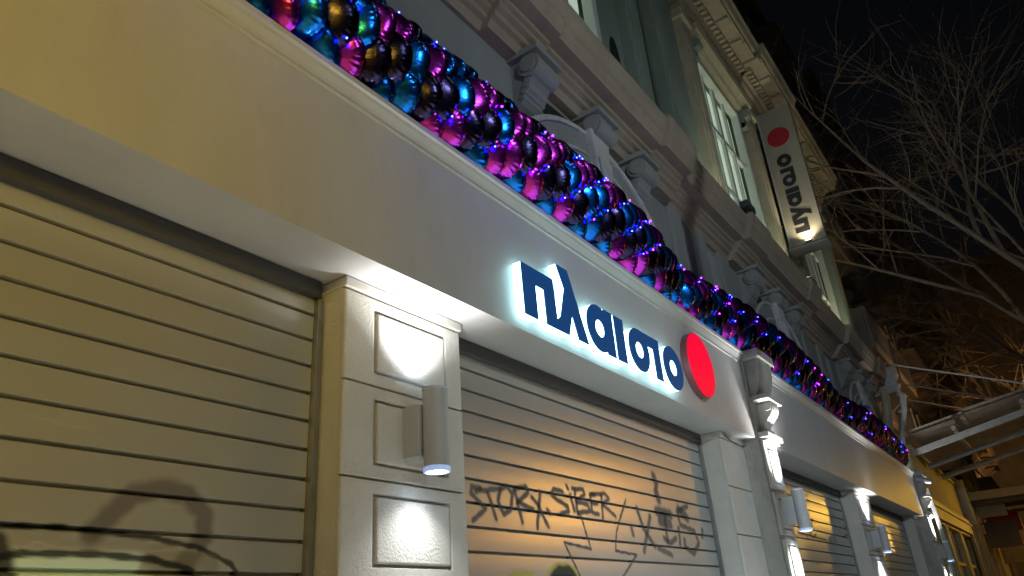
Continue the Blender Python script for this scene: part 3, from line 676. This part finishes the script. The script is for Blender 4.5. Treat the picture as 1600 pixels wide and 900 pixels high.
# ------------------------------------------------------------------ small fittings
T = thing('security_camera', 'small white bullet security camera at the far end of the fascia', 'camera', (17.5, -0.05, 3.85))
MB().tube([(17.62, -0.28, 3.80), (17.48, -0.02, 3.87)], 0.055, 16).build('housing', 'white_lamp_metal', T, smooth='auto')
MB().tube([(17.626, -0.292, 3.797), (17.618, -0.277, 3.801)], 0.042, 16).build('lens', 'shop_glass', T)
MB().tube([(17.47, -0.01, 3.87), (17.44, 0.02, 3.94)], 0.02, 8).build('mount', 'white_lamp_metal', T)
T = thing('drainpipe', 'bent grey drainpipe at the corner where the old building ends', 'drainpipe', (18.9, 0.2, 0))
MB().tube([(18.9, 0.0, 6.05), (18.9, -0.12, 5.95), (18.92, -0.05, 5.6), (18.95, 0.1, 5.2), (18.95, 0.22, 4.7), (18.95, 0.24, 0.1)], 0.07, 14).build('pipe', 'pipe_grey', T, smooth='auto')
MB().tube([(18.9, 0.05, 6.0), (18.9, -0.02, 6.22)], [0.10, 0.14], 14).build('hopper', 'pipe_grey', T, smooth='auto')
for z in (5.55, 4.6, 3.4): MB().tube([(18.935, 0.02 if z > 5 else 0.24, z), (18.935, 0.02 if z > 5 else 0.24, z+0.05)], 0.085, 14).build('collar', 'pipe_grey', T)
T = thing('cable_bundle', 'loose grey cables hanging down the far stone pilaster', 'cables', (18.1, -0.1, 2))
for k in range(3):
    MB().tube([(18.0+0.08*k+0.05*math.sin(4*t+k), -0.08-0.05*math.sin(PI*t)-0.02*k, 3.75-1.9*t) for t in [i/14 for i in range(15)]], 0.016, 6).build('cable', 'pipe_grey', T, smooth='auto')
T = thing('wire', 'thin wire sagging along the top of the pillar below the red disc', 'cable', (6.9, 0.1, 3.1))
MB().tube([(6.62+0.55*t, 0.115, 3.10-0.035*math.sin(PI*t)-0.02*t) for t in [i/12 for i in range(13)]], 0.006, 6).build('strand', 'dark_metal', T)

# ------------------------------------------------------------------ neighbouring shop beyond, under a metal canopy
N_ = thing('neighbour_shop', 'neighbouring shop with an ochre fascia and framed glass front under the canopy', 'building', (24, 0.3, 0))
MB().box(19.15, 28.0, 0.10, 0.9, 3.45, 4.75).build('fascia', 'neighbour_wall', N_, bevel=0.01)
MB().box(19.10, 28.05, 0.05, 0.9, 4.751, 4.85).build('fascia_cap', 'neighbour_wall', N_, bevel=0.01)
for k, (a, b) in enumerate(((19.2, 22.0), (22.1, 24.9), (25.0, 27.8))):
    f = MB(); f.ring([(a,0.3),(b,0.3),(b,3.44),(a,3.44)], [(a+.16,.5),(b-.16,.5),(b-.16,3.24),(a+.16,3.24)], 0.12, 0.34)
    w_ = f.build('window', 'neighbour_frame', N_, bevel=0.01)
    MB().box(a+.16, b-.16, 0.26, 0.27, .5, 3.24).build('pane', 'shop_glass', w_)
    MB().box(a+.16, b-.16, 0.20, 0.30, 2.35, 2.43).build('glazing_bar', 'neighbour_frame', w_); MB().box((a+b)/2-.035, (a+b)/2+.035, 0.21, 0.29, .5, 3.24).build('glazing_bar', 'neighbour_frame', w_)
    MB().box(a, b, 0.10, 0.9, 0, 0.299).build('sill', 'neighbour_wall', N_)
MB().box(27.85, 28.5, -0.05, 0.9, 0, 4.75).build('corner_post', 'neighbour_frame', N_, bevel=0.01)
ar = MB(); ar.ring([(19.25,0.02),(27.7,0.02),(27.7,3.60),(19.25,3.60)], [(19.55,0.03),(27.4,0.03),(27.4,3.30),(19.55,3.30)], 0.03, 0.118); ar.build('architrave', 'neighbour_frame', N_, bevel=0.015)
ar = MB(); ar.ring([(19.2,0.015),(27.76,0.015),(27.76,3.68),(19.2,3.68)], [(19.32,0.016),(27.64,0.016),(27.64,3.56),(19.32,3.56)], -0.01, 0.029); ar.build('architrave_edge', 'neighbour_frame', N_, bevel=0.01)
MB().box(27.84, 27.90, -0.09, -0.052, 0, 4.6).build('post_trim', 'neighbour_frame', N_)
MB().tube([(27.2, -0.02, 4.9), (27.25, -0.02, 3.9), (27.3, -0.02, 3.6)], 0.16, 14).build('flue', 'pipe_grey', N_, smooth='auto')
MB().box(19.1, 28.4, 0.9, 8, 0, 6.0).build('body', 'far_wall', N_)

C_ = thing('metal_canopy', 'rusty corrugated metal canopy on slanted steel beams over the pavement', 'canopy', (22, -1, 4.5))
def corr(x0, x1, ya, za, yb, zb_):
    m = MB(); nx = int((x1-x0)/0.045); vs = []
    for i in range(nx+1):
        x = x0 + (x1-x0)*i/nx; h = 0.022*math.cos(2*PI*(x-x0)/0.18)
        vs += [(x, ya, za+h), (x, yb, zb_+h), (x, ya, za+h+0.006), (x, yb, zb_+h+0.006)]
    fs = []
    for i in range(nx): 
        a = 4*i; b = a+4; fs += [(a, b, b+1, a+1), (a+2, a+3, b+3, b+2), (a, a+2, b+2, b), (a+1, b+1, b+3, a+3)]
    return m.add(vs, fs)
for k, (xa, xb_) in enumerate(((19.2, 20.6), (20.65, 22.05), (22.1, 23.5), (23.55, 25.0))):
    for (ya, za, yb, zb2) in ((0.05, 5.15+.02*k, -1.15, 5.36+.02*k), (-1.10, 5.40+.02*k, -3.4, 5.74+.02*k)):
        corr(xa, xb_, ya, za, yb, zb2).build('corrugated_sheet', 'corrugated', C_)
for x in (19.05, 21.4, 23.8): 
    m = MB(); m.sweepx([(0.05, 4.56), (-3.5, 5.28), (-3.5, 5.40), (0.05, 4.70)], [x-0.05, x+0.05]); m.build('beam', 'beam_paint', C_, bevel=0.006)
for y, z in ((-0.9, 4.98), (-2.3, 5.28)): MB().box(19.0, 25.1, y-0.04, y+0.04, z, z+0.09).build('purlin', 'beam_paint', C_, bevel=0.005)
for x in (19.05, 21.4, 23.8): MB().tube([(x, 0.3, 6.9), (x, -3.0, 5.45)], 0.022, 6).build('stay_rod', 'beam_paint', C_)
C2 = thing('far_canopy', 'dark canopy farther along the street behind the corrugated one', 'canopy', (30, -1, 4.0))
MB().box(28.4, 33, -3.8, 0.2, 4.40, 4.55).build('deck', 'far_wall', C2, bevel=0.01)
MB().box(28.3, 28.4, -3.8, 0.2, 4.36, 4.62).build('edge_beam', 'neighbour_frame', C2, bevel=0.01)

F_ = thing('street_frontage', 'low shop frontage with small signs beyond the ochre neighbour', 'building', (35, 0.2, 0))
MB().box(28.6, 42, 0.15, 0.9, 0, 5.2).build('wall', 'neighbour_wall', F_)
for x in (29.2, 31.6, 34.0, 36.4, 38.8):
    f = MB(); f.ring([(x,0.4),(x+1.9,0.4),(x+1.9,3.3),(x,3.3)], [(x+.14,.55),(x+1.76,.55),(x+1.76,3.15),(x+.14,3.15)], 0.02, 0.16)
    w_ = f.build('window', 'neighbour_frame', F_, bevel=0.01)
    MB().box(x+.14, x+1.76, 0.10, 0.11, .55, 3.15).build('pane', 'shop_glass', w_)
    MB().box(x-.12, x-.02, -0.12, 0.149, 0, 4.4).build('pier', 'neighbour_wall', F_, bevel=0.01)
MB().box(28.7, 41.8, -0.05, 0.149, 3.5, 4.1).build('signboard', 'far_balcony', F_, bevel=0.01)
for k, (x, z, h, m_) in enumerate(((29.4, 3.9, 0.5, 'neighbour_wall'), (30.6, 3.0, 0.8, 'far_balcony'), (32.4, 3.6, 0.6, 'blade_red'), (34.6, 2.6, 1.3, 'far_balcony'))):
    T = thing('hanging_sign', ('small pale sign board beyond the ochre shop post', 'narrow brown sign board hanging below the pale one', 'dark red sign board far down the street', 'large brown sign panel at the far right edge')[k], 'sign', (x, -0.3, z))
    MB().box(x, x+.08, -0.95-.1*k, -0.13, z, z+h).build('board', m_, T, bevel=0.008)
    MB().box(x+.02, x+.06, -0.5, 0.02, z+h+.001, z+h+.04).build('bracket', 'dark_metal', T)
for x in (28.55, 31, 33.5): MB().box(x, x+.12, -3.7, 0.1, 4.28, 4.395).build('joist', 'far_wall', C2)

# ------------------------------------------------------------------ buildings farther down the street
def far_building(x0, x1, y0, z1, label, floors, seed, dx=3.4, m='far_wall'):
    rnd = random.Random(seed)
    T = thing('apartment_building', label, 'building', ((x0+x1)/2, y0, 0), 'dark apartment buildings down the street')
    MB().box(x0, x1, y0, y0+9, 0, z1).build('wall', m, T)
    MB().box(x0-.05, x1+.05, y0-.35, y0+9, z1+.002, z1+.35).build('roof', m, T)
    for z in floors:
        MB().sweepx([(y0, z-.95), (y0-.12, z-.93), (y0-.2, z-.82), (y0-.2, z-.78), (y0, z-.76)], [x0, x1]).build('string_course', m, T)
        x = x0+1.6
        while x < x1-1.2:
            d = rnd.uniform(0.75, 1.0); hw = 1.45
            bo = MB().box(x-hw, x+hw, y0-d, y0+.02, z-.14, z).build('balcony', 'far_balcony', T, bevel=0.02)
            r = MB(); r.box(x-hw, x+hw, y0-d, y0-d+.08, z+.88, z+.98); r.box(x-hw, x+hw, y0-d, y0-d+.08, z+.001, z+.09)
            nb = 12
            for i in range(nb+1): r.box(x-hw+(2*hw-.07)*i/nb, x-hw+(2*hw-.07)*i/nb+.07, y0-d+.005, y0-d+.075, z+.09, z+.88)
            for sx in (-1, 1): r.box(x+sx*hw-.04, x+sx*hw+.04, y0-d+.08, y0, z+.001, z+.97)
            r.build('balustrade', 'far_balcony', bo, kind='stuff')
            for sx in (-.8, .8): MB().sweepx([(y0, z-.75), (y0-.15, z-.6), (y0-d*.7, z-.25), (y0-d*.8, z-.142), (y0, z-.142)], [x+sx-.1, x+sx+.1]).build('balcony_bracket', 'far_balcony', bo)
            f = MB().ring([(x-.7,z+.02),(x+.7,z+.02),(x+.7,z+2.4),(x-.7,z+2.4)], [(x-.6,z+.1),(x+.6,z+.1),(x+.6,z+2.3),(x-.6,z+2.3)], y0-.05, y0+.05).build('window', 'window_frame', T)
            MB().box(x-.6, x+.6, y0-.02, y0-.012, z+.1, z+2.3).build('pane', 'shop_glass', f)
            x += dx
far_building(19.0, 27.5, 1.15, 19.8, 'dark apartment block with rounded balconies beside the old building', (7.4, 10.6, 13.8, 17.0), 2)
far_building(28.6, 40, 0.9, 22.5, 'second dark apartment block with rounded balconies, farther along', (5.6, 8.8, 12.0, 15.2, 18.4), 4)
far_building(41, 60, 0.6, 24, 'most distant dark apartment block behind the canopy', (5.6, 8.8, 12.0, 15.2, 18.4), 6, 4.2)

far_building(62, 76, -26, 26, 'tall dark block added at the street end in place of brown sky haze', (), 8)  # invented block, its dim brown face stands in for glowing haze
MB().box(62.1, 75.9, -16.9, 1.0, 0, 25).build('haze_wing', 'far_wall', bpy.data.objects['apartment_building.003'])  # widens the invented block that replaces the haze

# ------------------------------------------------------------------ bare street trees
def bare_tree(x, y, h, seed, label, spread=1.0, lim=None):
    rnd = random.Random(seed)
    T = thing('bare_tree', label, 'tree', (x, y, 0), 'bare street trees')
    tr = MB(); tp = [(x + 0.12*math.sin(z*0.7), y + 0.1*math.cos(z*0.9), z) for z in (0, 1.2, 2.4, 3.6, 4.6)]
    tr.tube(tp, [0.26, 0.21, 0.18, 0.16, 0.14], 12); tr.build('trunk', 'bark', T, smooth='auto')
    top = Vector(tp[-1]); tw = MB(); leaves = MB(); tips = []
    def grow(p, d, L, r, depth, mb):
        n = 5 if depth < 2 else 4; pts = [p]; q = p.copy(); dd = d.copy()
        cur = Vector((rnd.uniform(-1, 1), rnd.uniform(-1, 1), rnd.uniform(-.5, .9)))*0.22
        for i in range(n):
            dd = (dd + cur*0.8 + Vector((rnd.uniform(-1, 1), rnd.uniform(-1, 1), rnd.uniform(-.8, .8)))*0.10).normalized()
            q = q + dd*(L/n); pts.append(q.copy())
        mb.tube(pts, [r*(1-0.62*i/n) for i in range(n+1)], 6 if depth < 2 else 4, cap=False)
        if depth >= 4: tips.append(pts[-1]); return
        kids = (5, 5, 4, 3)[depth]
        for k in range(kids):
            t = 0.30 + 0.70*(k+rnd.random())/kids; i = min(n-1, int(t*n)); bp = pts[i].lerp(pts[i+1], t*n-i)
            ax = Vector((rnd.uniform(-1, 1), rnd.uniform(-1, 1), rnd.uniform(-1, 1))).normalized()
            nd = (dd + ax*rnd.uniform(.55, 1.0)).normalized()
            nd.z += 0.12 if depth < 2 else 0.0
            grow(bp, nd.normalized(), L*rnd.uniform(.48, .74), r*0.50, depth+1, mb)
    for k in range(6):
        a = 2*PI*k/6 + rnd.uniform(-.3, .3)
        b = MB(); d = Vector((math.cos(a)*spread, math.sin(a)*spread, rnd.uniform(.7, 1.5))).normalized()
        grow(top, d, h*rnd.uniform(.36, .46), 0.11, 0, b)
        b.build('branch', 'bark', T)
    for p in rnd.sample(tips, 60):
        a = Vector((rnd.uniform(-1, 1), rnd.uniform(-1, 1), rnd.uniform(-1, 1))).normalized()*0.05; bq = a.orthogonal().normalized()*0.025
        leaves.add([p, p+a+bq, p+a*2, p+a-bq], [(0, 1, 2, 3)])
    leaves.build('leaves', 'leaf', T, kind='stuff')
bare_tree(20.5, -5.0, 18.0, 11, 'bare tree whose thin branches reach across the night sky at the right', 1.15)
bare_tree(31.0, -4.4, 12.0, 23, 'second bare tree behind the first, with orange lit twigs', 1.1)

# ------------------------------------------------------------------ street lamps out of view, some added only as fill
def street_lamp(x, y, z, label, e, col, lens, d=(0, 0.5, -1), ang=150, arm=0.9, blend=0.6, rad=0.10):
    T = thing('street_lamp', label, 'street lamp', (x, y-arm, 0), 'street lamps')
    MB().tube([(x, y-arm, 0), (x, y-arm, z*0.5), (x, y-arm, z+0.05)], [0.09, 0.075, 0.055], 12).build('pole', 'dark_metal', T, smooth='auto')
    MB().tube([(x, y-arm, z), (x, y-arm*0.5, z+0.16), (x, y-0.15, z+0.12)], 0.035, 10).build('arm', 'dark_metal', T, smooth='auto')
    MB().sweepx([(y-.22, z+.10), (y-.18, z+.17), (y+.2, z+.15), (y+.26, z+.09), (y+.24, z+.05), (y-.2, z+.05)], [x-.13, x+.13]).build('head', 'dark_metal', T, bevel=0.02)
    MB().box(x-.11, x+.11, y-.17, y+.21, z+.03, z+.049).build('lens', lens, T)
    lamp('street_light', 'SPOT', (x, y+0.02, z+0.0), e, col, T, rad, d, ang, blend)
SOD = (1.0, 0.62, 0.16)
street_lamp(-4.2, -6.0, 4.1, 'sodium street lamp behind the viewer, lighting the near fascia yellow', 1480, (1.0, 0.66, 0.03), 'sodium_lens', (0.38, 0.92, -0.03), 56, 1.2, 0.6, 0.3)
street_lamp(17.0, -7.6, 4.50, 'sodium street lamp across the road, mirrored in the middle shutter', 760, (1.0, 0.45, 0.05), 'sodium_lens', (-13.0, 7.95, -2.6), 20)
street_lamp(24.0, -4.0, 6.5, 'tall sodium street lamp by the bare trees', 1100, (1.0, 0.58, 0.25), 'sodium_lens', (0.0, 0.25, 0.5), 178, 0.5)
street_lamp(27.5, -3.65, 4.6, 'low sodium lamp beside the far canopy', 330, (1.0, 0.55, 0.05), 'sodium_lens', (-0.9, 0.25, -0.15), 150, 0.3)
street_lamp(34.0, -3.2, 3.9, 'low sodium lamp under the far canopy', 220, (1.0, 0.55, 0.08), 'sodium_lens', (-0.4, 0.9, -0.2), 170, 0.3)
street_lamp(46.0, -6.0, 9.0, 'unseen sodium lamp added to brighten the far facades and street end', 2600, (1.0, 0.5, 0.16), 'sodium_lens', (0.7, 0.1, 0.1), 178)  # added as ambient light for the dark blocks down the street
street_lamp(-1.0, -9.5, 6.0, 'cool white street lamp across the road', 2900, (0.74, 0.89, 1.0), 'cool_lens', (1.1, 1, -0.15), 72, 0.9, 1.0)
street_lamp(-1.5, -3.2, 8.0, 'unseen kerbside lamp added to bounce light off the near pavement onto the soffit', 3800, (1.0, 0.76, 0.34), 'cool_lens', (0.1, 0.04, -1), 62)  # added fill: its pool on the paving bounces warm light to the soffit
street_lamp(3.7, -3.2, 8.0, 'unseen kerbside lamp added to bounce light off the pavement up under the sign', 6600, (0.74, 0.89, 1.0), 'cool_lens', (0.15, 0.04, -1), 62)  # second added fill lamp, bouncing cool light upward from the paving
